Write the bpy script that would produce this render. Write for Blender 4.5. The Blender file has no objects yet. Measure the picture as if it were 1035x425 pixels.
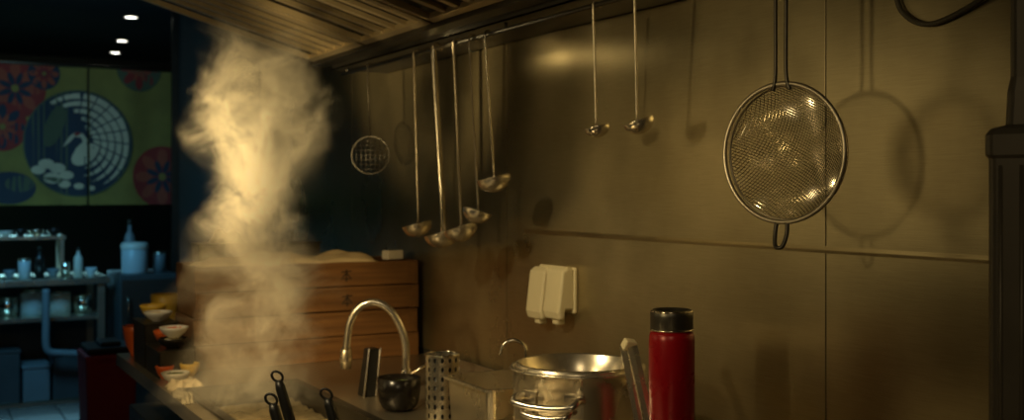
import bpy, bmesh, math, random
from mathutils import Vector, Matrix, Euler
random.seed(4)
S = bpy.context.scene
COL = S.collection
try:
    S.view_settings.view_transform = 'Standard'
except Exception:
    pass

# ------------------------------------------------------------------ materials
def new_mat(name):
    m = bpy.data.materials.new(name); m.use_nodes = True
    nt = m.node_tree; b = nt.nodes['Principled BSDF']
    return m, nt, b

def mat(name, col, rough=0.5, metal=0.0, noise=0.15, scale=12.0, bump=0.0, bscale=60.0, stretch=(1,1,1), spec=0.5):
    m, nt, b = new_mat(name)
    N = nt.nodes; L = nt.links
    tc = N.new('ShaderNodeTexCoord'); mp = N.new('ShaderNodeMapping'); mp.inputs['Scale'].default_value = stretch
    L.new(tc.outputs['Object'], mp.inputs['Vector'])
    nz = N.new('ShaderNodeTexNoise'); nz.inputs['Scale'].default_value = scale; nz.inputs['Detail'].default_value = 4
    L.new(mp.outputs[0], nz.inputs['Vector'])
    mx = N.new('ShaderNodeMix'); mx.data_type = 'RGBA'
    mx.inputs[6].default_value = (*[c*(1-noise) for c in col], 1)
    mx.inputs[7].default_value = (*[min(1, c*(1+noise)) for c in col], 1)
    L.new(nz.outputs['Fac'], mx.inputs[0]); L.new(mx.outputs[2], b.inputs['Base Color'])
    b.inputs['Metallic'].default_value = metal
    b.inputs['Specular IOR Level'].default_value = spec
    mr = N.new('ShaderNodeMapRange')
    mr.inputs['To Min'].default_value = max(0.02, rough-0.08); mr.inputs['To Max'].default_value = min(1, rough+0.08)
    L.new(nz.outputs['Fac'], mr.inputs['Value']); L.new(mr.outputs[0], b.inputs['Roughness'])
    if bump > 0:
        n2 = N.new('ShaderNodeTexNoise'); n2.inputs['Scale'].default_value = bscale
        L.new(mp.outputs[0], n2.inputs['Vector'])
        bp = N.new('ShaderNodeBump'); bp.inputs['Strength'].default_value = bump; bp.inputs['Distance'].default_value = 0.002
        L.new(n2.outputs['Fac'], bp.inputs['Height']); L.new(bp.outputs[0], b.inputs['Normal'])
    return m

def wall_steel():
    m, nt, b = new_mat('brushed_steel_wall')
    N = nt.nodes; L = nt.links
    tc = N.new('ShaderNodeTexCoord')
    mp = N.new('ShaderNodeMapping'); mp.inputs['Scale'].default_value = (1, 5, 340)
    L.new(tc.outputs['Object'], mp.inputs['Vector'])
    nz = N.new('ShaderNodeTexNoise'); nz.inputs['Scale'].default_value = 3; nz.inputs['Detail'].default_value = 6; nz.inputs['Roughness'].default_value = .65
    L.new(mp.outputs[0], nz.inputs['Vector'])
    mp3 = N.new('ShaderNodeMapping'); mp3.inputs['Scale'].default_value = (1, 1.2, 1.0)
    L.new(tc.outputs['Object'], mp3.inputs['Vector'])
    n3 = N.new('ShaderNodeTexNoise'); n3.inputs['Scale'].default_value = 2.2; n3.inputs['Detail'].default_value = 5; n3.inputs['Roughness'].default_value = .55
    L.new(mp3.outputs[0], n3.inputs['Vector'])
    mr = N.new('ShaderNodeMapRange'); mr.inputs['From Min'].default_value = .3; mr.inputs['From Max'].default_value = .7
    mr.inputs['To Min'].default_value = 0.25; mr.inputs['To Max'].default_value = 0.37
    L.new(n3.outputs['Fac'], mr.inputs['Value']); L.new(mr.outputs[0], b.inputs['Roughness'])
    mx = N.new('ShaderNodeMix'); mx.data_type = 'RGBA'
    mx.inputs[6].default_value = (.32, .265, .15, 1); mx.inputs[7].default_value = (.52, .44, .26, 1)
    ad = N.new('ShaderNodeMath'); ad.operation = 'MULTIPLY_ADD'; ad.inputs[1].default_value = .4
    L.new(nz.outputs['Fac'], ad.inputs[0])
    h = N.new('ShaderNodeMath'); h.operation = 'MULTIPLY'; h.inputs[1].default_value = .6; L.new(n3.outputs['Fac'], h.inputs[0]); L.new(h.outputs[0], ad.inputs[2])
    m4 = N.new('ShaderNodeMapRange'); m4.inputs['From Min'].default_value = .34; m4.inputs['From Max'].default_value = .66; L.new(ad.outputs[0], m4.inputs['Value'])
    L.new(m4.outputs[0], mx.inputs[0]); L.new(mx.outputs[2], b.inputs['Base Color'])
    b.inputs['Metallic'].default_value = .86
    b.inputs['Anisotropic'].default_value = 0.6
    tg = N.new('ShaderNodeTangent'); tg.direction_type = 'RADIAL'; tg.axis = 'Z'
    L.new(tg.outputs[0], b.inputs['Tangent'])
    bp = N.new('ShaderNodeBump'); bp.inputs['Strength'].default_value = .05; bp.inputs['Distance'].default_value = 0.001
    L.new(nz.outputs['Fac'], bp.inputs['Height']); L.new(bp.outputs[0], b.inputs['Normal'])
    return m

def wood_mat():
    m, nt, b = new_mat('box_wood')
    N = nt.nodes; L = nt.links
    tc = N.new('ShaderNodeTexCoord')
    mp = N.new('ShaderNodeMapping'); mp.inputs['Scale'].default_value = (1.6, 18, 18)
    L.new(tc.outputs['Object'], mp.inputs['Vector'])
    nz = N.new('ShaderNodeTexNoise'); nz.inputs['Scale'].default_value = 3; nz.inputs['Detail'].default_value = 8; nz.inputs['Distortion'].default_value = .2
    L.new(mp.outputs[0], nz.inputs['Vector'])
    cr = N.new('ShaderNodeValToRGB')
    cr.color_ramp.elements[0].position = .25; cr.color_ramp.elements[0].color = (.10, .044, .013, 1)
    cr.color_ramp.elements[1].position = .75; cr.color_ramp.elements[1].color = (.22, .105, .032, 1)
    L.new(nz.outputs['Fac'], cr.inputs[0]); L.new(cr.outputs[0], b.inputs['Base Color'])
    b.inputs['Roughness'].default_value = .6
    bp = N.new('ShaderNodeBump'); bp.inputs['Strength'].default_value = .3; bp.inputs['Distance'].default_value = .002
    L.new(nz.outputs['Fac'], bp.inputs['Height']); L.new(bp.outputs[0], b.inputs['Normal'])
    return m

def tile_mat():
    m, nt, b = new_mat('floor_tiles')
    N = nt.nodes; L = nt.links
    tc = N.new('ShaderNodeTexCoord')
    br = N.new('ShaderNodeTexBrick'); br.offset = 0
    br.inputs['Scale'].default_value = 1; br.inputs['Brick Width'].default_value = .3; br.inputs['Row Height'].default_value = .3
    br.inputs['Mortar Size'].default_value = .006
    br.inputs['Color1'].default_value = (.12, .12, .12, 1); br.inputs['Color2'].default_value = (.16, .155, .15, 1)
    br.inputs['Mortar'].default_value = (.03, .03, .03, 1)
    L.new(tc.outputs['Object'], br.inputs['Vector']); L.new(br.outputs['Color'], b.inputs['Base Color'])
    b.inputs['Roughness'].default_value = .25
    return m

def emit(name, col, s):
    m = bpy.data.materials.new(name); m.use_nodes = True
    nt = m.node_tree; b = nt.nodes['Principled BSDF']
    b.inputs['Base Color'].default_value = (*col, 1)
    b.inputs['Emission Color'].default_value = (*col, 1); b.inputs['Emission Strength'].default_value = s
    return m

M_WALL = wall_steel()
M_STEEL = mat('polished_steel', (.76, .69, .56), .18, 1, .12, 8)
M_LADLE = mat('ladle_steel', (.82, .76, .64), .24, .95, .1, 8)
M_STREAK = mat('light_streak_steel', (.46, .38, .22), .32, .95, .1, 8)  # for the added bead that imitates a highlight on the wall
M_POT = mat('pot_steel', (.78, .70, .54), .27, .92, .12, 8)
M_BRUSH = mat('brushed_steel', (.50, .44, .33), .38, .92, .15, 6, .15, 60, (1, 1, 12))
M_DSTEEL = mat('dark_steel', (.07, .062, .048), .42, .8, .2)
M_DARKPIPE = mat('dark_pipe_metal', (.16, .14, .10), .45, .4, .2)
M_HOSE = mat('brown_rubber', (.05, .042, .025), .6, 0, .2)
M_HOOD = mat('hood_filter_steel', (.46, .37, .22), .40, .7, .2, 5)
M_BLACK = mat('black_plastic', (.008, .008, .0075), .4, 0, .2)
M_RED = mat('red_enamel', (.38, .004, .010), .28, .1, .12, 20)
M_BINRED = mat('dark_red_plastic', (.30, .016, .02), .5, 0, .2)
M_WOOD = wood_mat()
M_BURN = mat('burned_ink', (.03, .015, .006), .8, 0, .2)
M_CREAM = mat('cream_plastic', (.78, .68, .42), .45, 0, .08)
M_CLOTH = mat('cream_cloth', (.60, .49, .30), .9, 0, .15, 30, .5, 120)
M_GREYCL = mat('grey_cloth', (.26, .22, .14), .9, 0, .2, 30, .5, 120)
M_WHITE = mat('white_ceramic', (.72, .68, .58), .3, 0, .05)
M_PALE = mat('pale_blue_plastic', (.55, .60, .60), .4, 0, .08)
M_DIM = mat('dim_grey_plastic', (.18, .21, .22), .45, 0, .1)
M_YEL = mat('yellow_glaze', (.66, .42, .05), .35, 0, .15)
M_ORANGE = mat('orange_red_plastic', (.68, .12, .02), .4, 0, .15)
M_BOWL = mat('black_glaze', (.016, .013, .010), .25, 0, .3)
M_GREEN = mat('herb_green', (.12, .15, .03), .7, 0, .3, 40)
M_PAINT = mat('dark_painted_wall', (.03, .028, .022), .8, 0, .2, 3)
M_CEIL = mat('ceiling_paint', (.014, .013, .011), .85, 0, .2, 3)
M_BACK = mat('back_wall_tiles', (.008, .012, .014), .5, 0, .3, 4)
M_CAB = mat('cabinet_steel', (.14, .13, .11), .4, .9, .2, 4)
M_FCAB = mat('far_cabinet_paint', (.09, .10, .10), .35, .3, .3, 4)
M_BROTH = mat('broth', (.20, .12, .04), .08, 0, .3, 20)
M_WATER = mat('boiling_water', (.30, .25, .15), .2, 0, .25, 30, .8, 30)
M_TILE = tile_mat()
M_DLAMP = emit('downlight_glow', (1, .96, .82), 8)

# ------------------------------------------------------------------ geometry helpers
def mk(name, verts, faces, mats, parent=None, loc=(0, 0, 0), rot=(0, 0, 0), smooth=False, fm=None, merge=False, bevel=0):
    me = bpy.data.meshes.new(name)
    me.from_pydata([tuple(v) for v in verts], [], faces)
    if not isinstance(mats, (list, tuple)): mats = [mats]
    for m in mats: me.materials.append(m)
    if fm:
        for p, i in zip(me.polygons, fm): p.material_index = i
    bm = bmesh.new(); bm.from_mesh(me)
    if merge: bmesh.ops.remove_doubles(bm, verts=bm.verts, dist=1e-5)
    bmesh.ops.recalc_face_normals(bm, faces=bm.faces)
    bm.to_mesh(me); bm.free()
    for p in me.polygons: p.use_smooth = smooth
    o = bpy.data.objects.new(name, me); COL.objects.link(o)
    if parent is not None: o.parent = parent
    o.location = loc; o.rotation_euler = rot
    if bevel:
        md = o.modifiers.new('bevel', 'BEVEL'); md.width = bevel; md.segments = 3; md.limit_method = 'ANGLE'
        md.angle_limit = math.radians(40)
    return o

def tag(o, label, category, group=None, kind=None):
    o['label'] = label; o['category'] = category
    if group: o['group'] = group
    if kind: o['kind'] = kind
    return o

def thing(name, loc, label, category, group=None, rot=(0, 0, 0)):
    e = bpy.data.objects.new(name, None); COL.objects.link(e)
    e.empty_display_size = .05
    e.location = loc; e.rotation_euler = rot
    return tag(e, label, category, group)

class G:
    """geometry accumulator"""
    def __init__(s): s.v = []; s.f = []; s.m = []
    def add(s, v, f, m=0):
        o = len(s.v); s.v += [tuple(x) for x in v]; s.f += [tuple(i+o for i in q) for q in f]; s.m += [m]*len(f); return s
    def box(s, x0, x1, y0, y1, z0, z1, m=0):
        v = [(x0,y0,z0),(x1,y0,z0),(x1,y1,z0),(x0,y1,z0),(x0,y0,z1),(x1,y0,z1),(x1,y1,z1),(x0,y1,z1)]
        return s.add(v, [(0,3,2,1),(4,5,6,7),(0,1,5,4),(1,2,6,5),(2,3,7,6),(3,0,4,7)], m)
    def lathe(s, prof, n=32, m=0, c=(0,0,0), M=None):
        v = []; f = []
        for r, z in prof:
            for k in range(n):
                a = 2*math.pi*k/n; p = Vector((r*math.cos(a), r*math.sin(a), z))
                if M: p = M @ p
                v.append((p.x+c[0], p.y+c[1], p.z+c[2]))
        for i in range(len(prof)-1):
            for k in range(n):
                f.append((i*n+k, i*n+(k+1)%n, (i+1)*n+(k+1)%n, (i+1)*n+k))
        return s.add(v, f, m)
    def disc(s, r, z, n=32, m=0, c=(0,0,0)):
        v = [(c[0]+r*math.cos(2*math.pi*k/n), c[1]+r*math.sin(2*math.pi*k/n), c[2]+z) for k in range(n)]
        return s.add(v, [tuple(range(n))], m)
    def tube(s, pts, r, n=10, m=0, closed=False, flat=1.0):
        P = [Vector(p) for p in pts]; N = len(P)
        rr = r if isinstance(r, (list, tuple)) else [r]*N
        v = []; f = []; up = None
        for i in range(N):
            if closed: t = P[(i+1) % N]-P[i-1]
            else: t = P[min(i+1, N-1)]-P[max(i-1, 0)]
            t.normalize()
            if up is None:
                up = Vector((0, 0, 1)) if abs(t.z) < .9 else Vector((1, 0, 0))
            up = (up - t*up.dot(t)).normalized()
            sd = t.cross(up)
            for k in range(n):
                a = 2*math.pi*k/n
                v.append(P[i]+up*(math.cos(a)*rr[i]*flat)+sd*(math.sin(a)*rr[i]))
        for i in range(N if closed else N-1):
            j = (i+1) % N
            for k in range(n):
                f.append((i*n+k, i*n+(k+1) % n, j*n+(k+1) % n, j*n+k))
        if not closed:
            f.append(tuple(range(n))); f.append(tuple((N-1)*n+k for k in range(n)))
        return s.add(v, f, m)
    def obj(s, name, mats, parent=None, **kw):
        return mk(name, s.v, s.f, mats, parent, fm=s.m if isinstance(mats, (list, tuple)) else None, **kw)

def smoothpts(pts, k=8):
    P = [Vector(p) for p in pts]; out = []
    for i in range(len(P)-1):
        p0 = P[max(i-1, 0)]; p1 = P[i]; p2 = P[i+1]; p3 = P[min(i+2, len(P)-1)]
        for j in range(k):
            t = j/k
            out.append(.5*((2*p1)+(p2-p0)*t+(2*p0-5*p1+4*p2-p3)*t*t+(3*p1-p0-3*p2+p3)*t**3))
    out.append(P[-1]); return out

def ring(c, r, n=48, ax='z'):
    out = []
    for k in range(n):
        a = 2*math.pi*k/n; u, w = r*math.cos(a), r*math.sin(a)
        out.append({'z': (c[0]+u, c[1]+w, c[2]), 'x': (c[0], c[1]+u, c[2]+w), 'y': (c[0]+u, c[1], c[2]+w)}[ax])
    return out

# ------------------------------------------------------------------ camera
CH = 1.47
cam_d = bpy.data.cameras.new('camera'); cam = bpy.data.objects.new('camera', cam_d); COL.objects.link(cam)
cam_d.sensor_width = 36; cam_d.lens = 36*1100/1035
cam_d.shift_y = -17.5/1035
cam_d.clip_start = .05
cam_d.dof.use_dof = True; cam_d.dof.focus_distance = 2.05; cam_d.dof.aperture_fstop = 4.0
cam.location = (0, 0, CH); cam.rotation_euler = (math.radians(90), 0, math.radians(-29.1))
S.camera = cam

# ------------------------------------------------------------------ room
def struct(o, label=None):
    o['kind'] = 'structure'
    if label: o['label'] = label
    return o
WT = .90
g = G().box(-1.8, 3.2, -1.5, 10.6, -.06, 0); struct(g.obj('floor', M_TILE), 'dark glossy tiled kitchen floor')
g = G().box(-1.8, 3.2, -1.5, 10.6, 2.7, 2.78); struct(g.obj('ceiling', M_CEIL), 'dark painted ceiling')
g = G().box(1.604, 1.75, -1.5, 7.6, 0, 2.7); struct(g.obj('wall_right', M_PAINT), 'dark wall behind the steel panels')
g = G().box(-1.9, -1.8, -1.5, 10.6, 0, 2.7); struct(g.obj('wall_left', M_PAINT), 'dark painted wall along the aisle')
g = G().box(-1.8, 3.2, 10.6, 10.7, 0, 2.7); struct(g.obj('wall_back', M_BACK), 'dark far wall')
g = G().box(-1.8, 3.2, -1.6, -1.5, 0, 2.7); struct(g.obj('wall_front', M_PAINT), 'dark painted wall')
g = G().box(3.2, 3.3, -1.5, 10.6, 0, 2.7); struct(g.obj('wall_side', M_PAINT), 'dark painted side wall')
ys = [-1.04, .273, 1.590, 2.907, 4.224, 5.54]
for i in range(len(ys)-1):
    g = G(); g.box(1.6, 1.604, ys[i]+.0015, ys[i+1]-.0015, WT+.02, 2.1)
    o = g.obj('wall_panel', M_WALL, bevel=.0008)
    tag(o, 'brushed stainless steel wall cladding panel', 'wall panel', 'steel cladding panels on the kitchen wall')
# very shallow bead added along the panels to imitate a reflected light streak
g = G(); v = []; f = []; n = 13
ycs = [0, .6, 1.2, 1.8, 2.1, 2.3, 2.55, 2.8]
for i, y in enumerate(ycs):
    am = .0008*min(1, (2.8-y)/.9)+.00005; hw = .007
    for k in range(n):
        a = -1+2*k/(n-1); v.append((1.59985-am*(1-a*a)**2, y, 1.356+hw*a))
for i in range(len(ycs)-1):
    for k in range(n-1): f.append((i*n+k, i*n+k+1, (i+1)*n+k+1, (i+1)*n+k))
g.add(v, f); o = g.obj('light_streak_bead', M_STREAK, smooth=True); struct(o, 'added shallow bead imitating a highlight along the steel wall')
g = G().box(1.585, 1.604, 7.5, 7.6, 0, 2.7); g.box(1.56, 1.6, 7.49, 7.53, 0, 2.7)
struct(g.obj('trim_2', M_DSTEEL), 'dark vertical corner post')
g = G().box(1.57, 1.599, -.6, 3.4, WT+.001, WT+.010); g.box(1.57, 1.576, -.6, 3.4, WT+.010, WT+.026)
struct(g.obj('trim_3', M_BRUSH), 'raised steel lip along the back of the counter')

# ------------------------------------------------------------------ counter
t = thing('kitchen_counter', (1.11, 1.9, 0), 'long stainless steel cooking counter along the wall', 'counter')
def L(x, y, z=0): return (x-1.11, y-1.9, z)
def cb(g, x0, x1, y0, y1, z0, z1, m=0): g.box(x0-1.11, x1-1.11, y0-1.9, y1-1.9, z0, z1, m)
HX0, HX1, HY0, HY1 = .70, 1.02, 2.14, 3.18
FX = .65
g = G()
cb(g, FX, HX0, -.6, 4.05, WT-.04, WT); cb(g, HX1, 1.598, -.6, 4.05, WT-.04, WT)
cb(g, HX0, HX1, -.6, HY0, WT-.04, WT); cb(g, HX0, HX1, HY1, 4.05, WT-.04, WT)
g.obj('worktop', M_BRUSH, t)
g = G(); cb(g, .69, 1.598, -.58, 4.03, .12, WT-.18); g.obj('body', M_CAB, t, bevel=.004)
for y in (-.4, .7, 1.8, 2.9, 3.9):
    for x in (.74, 1.5):
        g2 = G().lathe([(0, 0), (.02, 0), (.02, .13)], 12, c=L(x, y)); g2.obj('leg', M_DSTEEL, t, smooth=True)
t = thing('noodle_boiler', ((HX0+HX1)/2, (HY0+HY1)/2, WT-.17), 'steel noodle boiling tank full of steaming water', 'noodle boiler')
hx, hy = (HX1-HX0)/2, (HY1-HY0)/2
g = G(); w = .004; e = .002
g.box(-hx+e, hx-e, -hy+e, hy-e, 0, w); g.box(-hx+e, -hx+e+w, -hy+e, hy-e, 0, .17); g.box(hx-e-w, hx-e, -hy+e, hy-e, 0, .17)
g.box(-hx+e, hx-e, -hy+e, -hy+e+w, 0, .17); g.box(-hx+e, hx-e, hy-e-w, hy-e, 0, .17)
for a in (-1, 1):
    g.box(a*hx-.012, a*hx+.012, -hy-.012, hy+.012, .1705, .178); g.box(-hx, hx, a*hy-.012, a*hy+.012, .1705, .178)
g.obj('tank', M_DSTEEL, t)
g = G(); nx, ny = 14, 40; v = []; f = []
for j in range(ny+1):
    for i in range(nx+1):
        v.append((-hx+.008+(2*hx-.016)*i/nx, -hy+.008+(2*hy-.016)*j/ny, .12+random.uniform(-.004, .006)))
for j in range(ny):
    for i in range(nx): a = j*(nx+1)+i; f.append((a, a+1, a+nx+2, a+nx+1))
g.add(v, f); g.obj('water', M_WATER, t, smooth=True)

def tebo(x, y, lean, label, ztop):
    t = thing('noodle_basket', (x, y, WT-.15), label, 'noodle strainer', 'noodle baskets standing in the boiler')
    g = G()
    for z in (.0, .05, .11): g.tube(ring((0, 0, z), .045 if z else .038), .0015, 6, closed=True)
    for k in range(16):
        a = math.pi*2*k/16; g.tube([(.038*math.cos(a), .038*math.sin(a), 0), (.045*math.cos(a), .045*math.sin(a), .05), (.045*math.cos(a), .045*math.sin(a), .11)], .0009, 5)
    g.obj('basket', M_STEEL, t, smooth=True)
    H = ztop-(WT-.15)
    d = Vector((lean[0], lean[1], 1)).normalized()
    p0 = Vector((-.035, .02, .10)); p1 = p0+d*((H-.10)/d.z*.25); p2 = p0+d*((H-.10)/d.z)
    g = G().tube([p0, p1], .004, 8); g.obj('shank', M_STEEL, t, smooth=True)
    g = G(); mid = p1+(p2-p1)*.5
    g.tube([p1, p1+(p2-p1)*.1, mid, p1+(p2-p1)*.9, p2], [.007, .0115, .0125, .0115, .008], 12); g.obj('handle', M_BLACK, t, smooth=True)
    u = Vector((.87, -.49, 0)); w = d
    c = p2+d*.010; g = G().tube([c+u*.012*math.cos(a*math.pi/8)+w*.012*math.sin(a*math.pi/8) for a in range(16)], .003, 6, closed=True)
    g.obj('hanging_ring', M_BLACK, t, smooth=True)
tebo(.758, 2.22, (-.26, .13), 'black-handled noodle basket leaning in the boiler', 1.022)
tebo(.82, 2.36, (-.26, .12), 'taller black-handled noodle basket in the boiler', 1.045)
tebo(.880, 2.22, (-.26, .13), 'black-handled noodle basket with hanging ring', 1.022)

# ------------------------------------------------------------------ exhaust hood
t = thing('exhaust_hood', (.85, 2.2, 1.96), 'stainless exhaust hood with slanted baffle filters', 'exhaust hood')
XB, ZB, XT, ZT = 1.30, 1.965, .40, 2.225
def hl(p): return (p[0]-.85, p[1]-2.2, p[2]-1.96)
g = G()
def hb(g, x0, x1, y0, y1, z0, z1): g.box(x0-.85, x1-.85, y0-2.2, y1-2.2, z0-1.96, z1-1.96)
hb(g, 1.30, 1.36, .2, 3.86, 1.935, 2.02)
hb(g, .34, .40, .2, 3.86, 2.2, 2.42)
hb(g, .34, 1.6, 3.84, 3.86, 2.26, 2.42); hb(g, .34, 1.6, .2, .22, 2.1, 2.42)
hb(g, .34, 1.6, .2, 3.86, 2.42, 2.44)
g.obj('body', M_DSTEEL, t, bevel=.003)
dx, dz = XT-XB, ZT-ZB; ln = math.hypot(dx, dz); ux, uz = dx/ln, dz/ln; nxn, nzn = -uz, ux
if nzn > 0: nxn, nzn = -nxn, -nzn
for k in range(7):
    y1 = 3.82-k*.52; y0 = y1-.505
    g = G()
    def strip(a0, a1, yy0, yy1, h0, h1, m=0):
        v = []
        for a in (a0, a1):
            for y in (yy0, yy1):
                for h in (h0, h1):
                    v.append(hl((XB+ux*a+nxn*h, y, ZB+uz*a+nzn*h)))
        g.add(v, [(0,1,3,2),(4,6,7,5),(0,2,6,4),(1,5,7,3),(0,4,5,1),(2,3,7,6)], m)
    a0, a1 = 0, ln
    strip(a0, a0+.025, y0, y1, 0, .018); strip(a1-.025, a1, y0, y1, 0, .018)
    strip(a0, a1, y0, y0+.02, 0, .018); strip(a0, a1, y1-.02, y1, 0, .018)
    strip(a0, a1, y0, y1, -.042, -.040, 1)
    yy = y0+.045
    while yy < y1-.06:
        strip(a0+.02, a1-.02, yy, yy+.026, .0, .012); yy += .0835
    g.obj('baffle_filter', [M_HOOD, M_BLACK], t)
t = thing('wall_shelf', (1.49, 1.5, 1.925), 'steel wall shelf with hanging rail under its edge', 'shelf')
g = G(); g.box(-.11, .11, -1.4, 2.35, 0, .004); g.box(-.11, -.105, -1.4, 2.35, 0, .045); g.box(.1, .11, -1.4, 2.35, 0, .09)
g.obj('shelf_board', M_CAB, t)
g = G(); g.tube([(-.09, -1.35, -.019), (-.09, 2.3, -.019)], .006, 12)
g.obj('rail', M_DSTEEL, t, smooth=True)
for y in (-1.3, -.4, 1.05, 1.5, 2.25):
    g = G(); g.tube([(-.09, y, -.019), (-.09, y, .002)], .005, 8); g.obj('bracket', M_DSTEEL, t, smooth=True)
RX, RZ = 1.40, 1.906

# ------------------------------------------------------------------ ladles
def ladle(y, zb, rb, label, hr=.003, off=(0.0, 0.0), tilt=0.0, depth=.85, dropx=0, hm=None):
    t = thing('ladle', (RX, y, RZ), label, 'ladle', 'ladles hanging from the rail')
    H = RZ-zb
    c = Vector((dropx, off[1], -H))
    g = G(); prof = []
    for k in range(13):
        a = math.pi/2*k/12; prof.append((max(rb*math.sin(a), .0004), -rb*depth*math.cos(a)))
    prof.append((rb+.003, .0005)); prof.append((rb-.001, -.001))
    for k in range(11, -1, -1):
        a = math.pi/2*k/12; prof.append((max((rb-.0018)*math.sin(a), .0004), -(rb*depth-.0018)*math.cos(a)))
    M = Matrix.Rotation(tilt, 3, Vector((.49, .87, 0)))
    g.lathe(prof, 28, c=c, M=M); g.obj('bowl', M_LADLE, t, smooth=True)
    a = Vector((.49, .87, 0))
    rim = c + M @ (a*rb)
    hookr = .0105
    base = rim+Vector((0, 0, .02)); top = Vector((-hookr, 0, -.01))
    pts = [rim+Vector((0, 0, -.006)), base]
    for k in range(1, 9): pts.append(base.lerp(top, k/8))
    for k in range(0, 9):
        an = math.pi-k*math.pi*1.15/8
        pts.append(Vector((hookr*math.cos(an), 0, hookr*math.sin(an))))
    g = G().tube(pts, hr, 10, flat=1); g.obj('handle', hm or M_BRUSH, t, smooth=True)
    return t
ladle(2.110, 1.623, .030, 'small steel ladle hanging alone on the rail', tilt=-.25)
ladle(1.946, 1.628, .035, 'small deep steel ladle hanging from the rail', tilt=-.35)
ladle(2.65, 1.512, .048, 'steel ladle with thin bright handle', off=(0, -.03), tilt=-.25, hm=M_STEEL)
ladle(2.745, 1.420, .042, 'steel ladle with long thin handle', off=(0, -.03), tilt=.30)
ladle(2.845, 1.372, .052, 'wide steel ladle among clustered ladles', hr=.004, off=(0, -.02), tilt=-.30)
ladle(2.985, 1.352, .056, 'wide steel ladle with thick tubular handle', hr=.009, off=(0, -.04), tilt=-.25, hm=M_STEEL)
ladle(3.13, 1.372, .048, 'steel ladle with dark thin handle', hr=.0035, off=(0, .0), tilt=-.25, hm=M_BRUSH)

# ------------------------------------------------------------------ sieve
t = thing('sieve', (RX-.02, 1.478, 1.542), 'large round wire mesh sieve hanging on rail', 'sieve', rot=(0, 0, math.radians(14)))
R = .125
g = G().tube(ring((0, 0, 0), R, 64, 'x'), .0045, 10, closed=True)
g.tube(ring((.012, 0, 0), R-.004, 64, 'x'), .0022, 8, closed=True)
g.obj('rim', M_BRUSH, t, smooth=True)
N = 50; v = []; f = []; idx = {}
ca, sa = math.cos(.5), math.sin(.5)
for i in range(N+1):
    for j in range(N+1):
        a = (2*i/N-1)*R*1.02; b = (2*j/N-1)*R*1.02
        rr = math.hypot(a, b)
        if rr <= R*1.0:
            y = a*ca-b*sa; z = a*sa+b*ca
            idx[(i, j)] = len(v); v.append((.010+.075*(1-(rr/R)**2)**.8, y, z))
for i in range(N):
    for j in range(N):
        q = [(i, j), (i+1, j), (i+1, j+1), (i, j+1)]
        if all(k in idx for k in q): f.append(tuple(idx[k] for k in q))
o = mk('wire_mesh', v, f, M_STEEL, t)
md = o.modifiers.new('wire', 'WIREFRAME'); md.thickness = .0016; md.use_replace = True; md.use_boundary = True
g = G()
zt = RZ-1.542
for yo in (-.011, .011):
    g.tube(smoothpts([(-.002, yo*1.6, R-.012), (-.004, yo, R+.02), (-.004, yo, .25), (-.004, yo, zt+.004)]), .0036, 8)
g.tube([(-.004, -.011, zt+.004)]+[(-.004, -.011*math.cos(k*math.pi/8), zt+.004+.011*math.sin(k*math.pi/8)) for k in range(1, 8)]+[(-.004, .011, zt+.004)], .0036, 8)
g.obj('handle', M_DSTEEL, t, smooth=True)
g = G(); g.tube(smoothpts([(0, -.011, -R), (-.004, -.012, -R-.022), (-.010, -.008, -R-.042), (-.012, 0, -R-.046), (-.010, .008, -R-.042), (-.004, .012, -R-.022), (0, .011, -R)], 5), .0040, 8)
g.obj('rest_hook', M_DSTEEL, t, smooth=True)

# ------------------------------------------------------------------ outlet covers
t = thing('power_outlet', (1.6, 2.60, 1.19), 'cream weatherproof double power outlet on steel wall', 'power outlet')
g = G().box(-.012, 0, -.095, .095, -.050, .075); g.obj('back_plate', M_CREAM, t, bevel=.005)
for i, (yc, zo) in enumerate(((.048, -.006), (-.048, .002))):
    g = G(); pr = [(-.012, .072), (-.030, .077), (-.046, .064), (-.060, -.048), (-.054, -.068), (-.042, -.070), (-.038, -.042), (-.012, -.042)]
    v = []; f = []
    for y, sc in ((yc-.043, .93), (yc-.036, 1), (yc+.036, 1), (yc+.043, .93)):
        for x, z in pr: v.append((-.012+(x+.012)*sc, y, zo+z*sc))
    n = len(pr)
    for r in range(3):
        for k in range(n): f.append((r*n+k, r*n+(k+1) % n, (r+1)*n+(k+1) % n, (r+1)*n+k))
    f.append(tuple(range(n))); f.append(tuple(3*n+k for k in range(n)))
    g.add(v, f); g.obj('cover_flap', M_CREAM, t, bevel=.004)
    g = G().box(-.046, -.02, yc-.014, yc+.014, zo-.084, zo-.048); g.obj('plug', M_CREAM, t, bevel=.004)

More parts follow.
